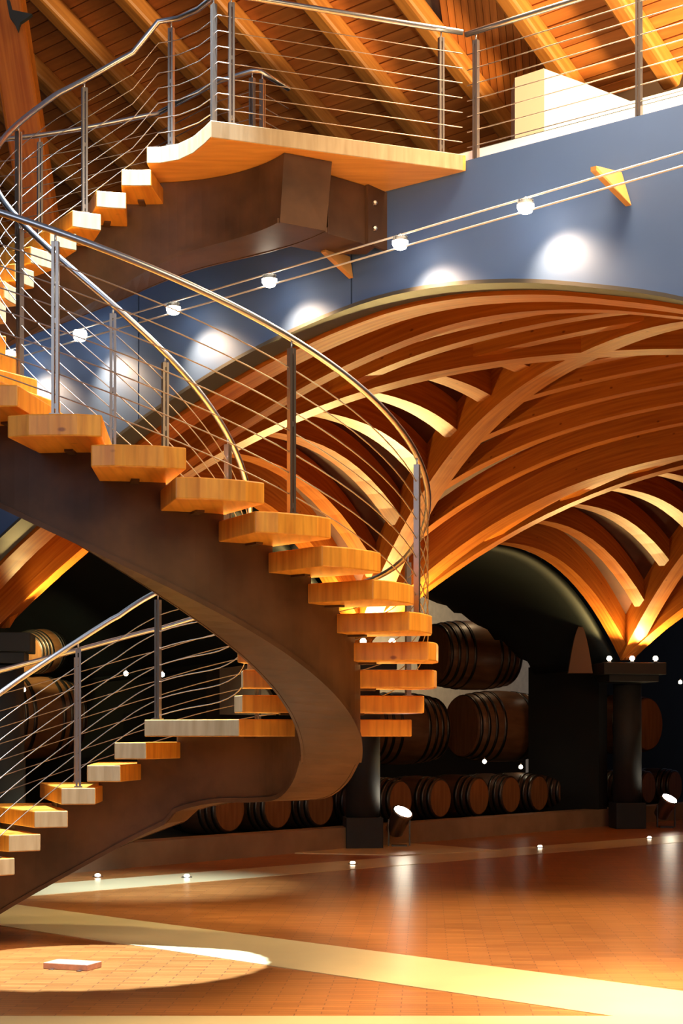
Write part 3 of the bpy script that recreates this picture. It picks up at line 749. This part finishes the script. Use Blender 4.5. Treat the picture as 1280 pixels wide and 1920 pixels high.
# ================================================================== FLOOR SPOTLIGHTS AND OTHER FLOOR THINGS
def uplight(px, py, Y, label, s=1.0):
    base = W(px, py, Y); base.z = 0
    e = empty('floor_spotlight', base, label, 'lamp', 'floor spotlights by the pillars')
    boxm('foot', (base.x, base.y, 0.015), (0.22*s, 0.2*s, 0.03), M_hoop, e)
    zc = 0.44
    for s_ in (-1, 1): boxm('yoke', (base.x+s_*0.15*s, base.y, 0.20), (0.02, 0.05, 0.38), M_hoop, e)
    ax = Vector((0.35, -0.42, 0.84)).normalized(); c = Vector((base.x, base.y, zc-0.06))
    lathe('housing', [(0.09*s, -0.24), (0.13*s, -0.2), (0.14*s, 0.10), (0.155*s, 0.12), (0.155*s, 0.15), (0.135*s, 0.15)], M_bronze, e, c, ax, 24)
    lathe('lens', [(0.13*s, 0.148), (0.13*s, 0.155)], M_bulb, e, c, ax, 24, False)
    spot('floor_spot', c+ax*0.2, c+Vector((0.1, -1.0, 4.5)), 60, (1.0, 0.66, 0.26), 80, 0.7, 0.08)
uplight(748, 1588, 23.2, 'steel floor spotlight right of the middle pillar')
uplight(1248, 1552, 28.0, 'steel floor spotlight at the right edge past the right pillar')
for px, py, lab in ((183, 1645, 'tiny recessed floor light beside the stair beam'), (350, 1646, 'tiny recessed floor light on the pale band, second from the left'), (661, 1621, 'tiny recessed floor light in front of the middle pillar'),
                    (1012, 1590, 'tiny recessed floor light between middle and right pillar'), (1217, 1573, 'tiny recessed floor light right of the right pillar')):
    Y = EZ*F/(py-HY); p = W(px, py, Y); e = empty('floor_light', (p.x, p.y, 0.0), lab, 'light', 'recessed floor lights along the pale band')
    lathe('ring', [(0.06, 0.0), (0.06, 0.012), (0.04, 0.016)], M_steel, e, (p.x, p.y, 0), None, 16)
    lathe('bulb', [(0.032, 0.01), (0.032, 0.03), (0.02, 0.04)], M_bulbs, e, (p.x, p.y, 0), None, 12)
Y = EZ*F/(1816-HY); p = W(135, 1816, Y)
bk = empty('brick', (p.x, p.y, 0.0), 'loose terracotta brick lying alone on the near floor', 'brick')
boxm('body', (p.x, p.y+0.02, 0.022), (0.34, 0.20, 0.042), M_brick, bk, -0.35, 0.004)
for k_ in (-1, 1): boxm('foot', (p.x+0.10*k_, p.y-0.01-0.04*k_, 0.002), (0.03, 0.2, 0.004), M_grout, bk, -0.35)

# ================================================================== ROOF
roof = empty('timber_roof', (0, 19, 6.8+EZ), 'sloping timber roof with round-edged rafters and close boards', kind='structure')
P0 = Vector((1.18, 19.0, 6.85+EZ)); rd = Vector((-1.41, -1.5, 1.07)); rdn = rd.normalized()
ed = Vector((0.7399, -0.6727, 0)).normalized(); ed = Vector((0.73, -0.69, 0)).normalized()
up = ed.cross(rdn); up = up if up.z > 0 else -up
def rp(s, k_, h=0.0): return P0+ed*s+rdn*k_+up*h
def obox(name, o, a, la, b, lb, c, lc, mat, parent, bevel=0):
    V = [o+a*x+b*y+c*z for z in (0, lc) for x, y in ((0, 0), (la, 0), (la, lb), (0, lb))]
    fu = [[(0, 0), (la, 0), (la, lb), (0, lb)]]*2+[[(0, 0), (la, 0), (la, lc), (0, lc)], [(0, 0), (0, lb), (0, lb+lc), (0, lc)], [(0, 0), (la, 0), (la, lc), (0, lc)], [(0, 0), (0, lb), (0, lb+lc), (0, lc)]]
    return mesh(name, V, [(0, 1, 2, 3), (4, 5, 6, 7), (0, 1, 5, 4), (1, 2, 6, 5), (2, 3, 7, 6), (3, 0, 4, 7)], mat, parent, fu, False, bevel)
SP = 1.05
for i in range(-5, 9):
    s = -SP*i
    obox('rafter', rp(s-0.10, -1.2 if i >= -0 else -0.0, -0.22), rdn, 8.0, ed, 0.20, up, 0.22, M_raft, roof, 0.04)
pw = 0.15
k_ = -1.2; idx = 0
while k_ < 6.8:
    h = random.uniform(0, 0.008)
    s_hi = 5.6 if k_ >= 0 else SP*0.0
    # boards stop at the hip bay (s between 1.05 and 2.1) in the lower part
    if k_ < 2.1:
        obox('plank', rp(-8.6, k_, h), ed, 8.6+SP*0.98, rdn, pw-0.014, up, 0.03, random.choice(M_plank), roof)
        obox('plank', rp(2*SP, k_, h), ed, 3.6, rdn, pw-0.014, up, 0.03, random.choice(M_plank), roof) if k_ >= 0 else None
    else:
        obox('plank', rp(-8.6, k_, h), ed, 14.3, rdn, pw-0.014, up, 0.03, random.choice(M_plank), roof)
    k_ += pw; idx += 1
# boards of the hip bay, laid askew
hd = (ed*0.50+rdn*0.86).normalized(); hs = up.cross(hd).normalized()
for q in range(-3, 12):
    # board q: clipped between the two rafters s=SP and s=2SP
    a0 = rp(SP, -0.45+q*0.155, random.uniform(0, 0.006)); obox('plank', a0, hd, SP/0.50, rdn, 0.14, up, 0.03, random.choice(M_plank), roof)
obox('backing', rp(-8.6, -1.2, 0.045), ed, 14.3, rdn, 8.0, up, 0.05, M_grout, roof)
# timber post / hip rafter at the left edge with its steel bracket
pst = empty('timber_post', (-2.75, 13.9, ZL), 'thick timber strut at the upper left corner carrying a grey steel bracket', 'post')
sweep_pts = [W(84, 478, 15.6), W(0, -60, 15.2)]
t = (sweep_pts[1]-sweep_pts[0]); tn = t.normalized(); sx = Vector((1, 0, 0)); sx = (sx-tn*sx.dot(tn)).normalized(); cz = tn.cross(sx)
obox('shaft', sweep_pts[0]-sx*0.17-cz*0.12, tn, t.length, sx, 0.34, cz, 0.30, M_rib, pst, 0.03)
b0 = W(30, 38, 14.9)
V = [W(12, 0, 14.9), W(18, 0, 14.9), W(22, 18, 14.9), W(60, 26, 14.9), W(50, 34, 14.9), W(38, 42, 14.9), W(33, 58, 14.9), W(27, 44, 14.9), W(18, 32, 14.9)]
nn = len(V); V = V+[v+Vector((0, 0.05, 0)) for v in V]
mesh('steel_bracket', V, [tuple(range(nn)), tuple(range(nn, 2*nn))]+[(i, (i+1) % nn, nn+(i+1) % nn, nn+i) for i in range(nn)], M_col, pst)
# upper level: white gable wall and beige pier at the balcony back
def slab_px(name, pts, Y, th, mat, label, kind='structure'):
    P = [W(x, y, Y) for x, y in pts]; n_ = len(P); V = P+[v+Vector((0, th, 0)) for v in P]
    return tag(mesh(name, V, [tuple(range(n_)), tuple(range(n_, 2*n_))]+[(i, (i+1) % n_, n_+(i+1) % n_, n_+i) for i in range(n_)], mat), label, kind=kind)
slab_px('wall_upper', [(1018, 330), (1018, 128), (1100, 158), (1182, 190), (1330, 150), (1330, 330)], 16.2, 0.2, M_white, 'brightly lit white wall on the upper level')
slab_px('trim_5', [(965, 330), (965, 146), (1020, 128), (1020, 330)], 16.0, 0.35, M_beige, 'beige pier on the upper level beside the white wall')
spot('upper_wall_light', (2.2, 13.6, 6.2), (2.4, 16.2, 7.6), 260, (0.95, 0.97, 1.0), 110, 0.9, 0.2)
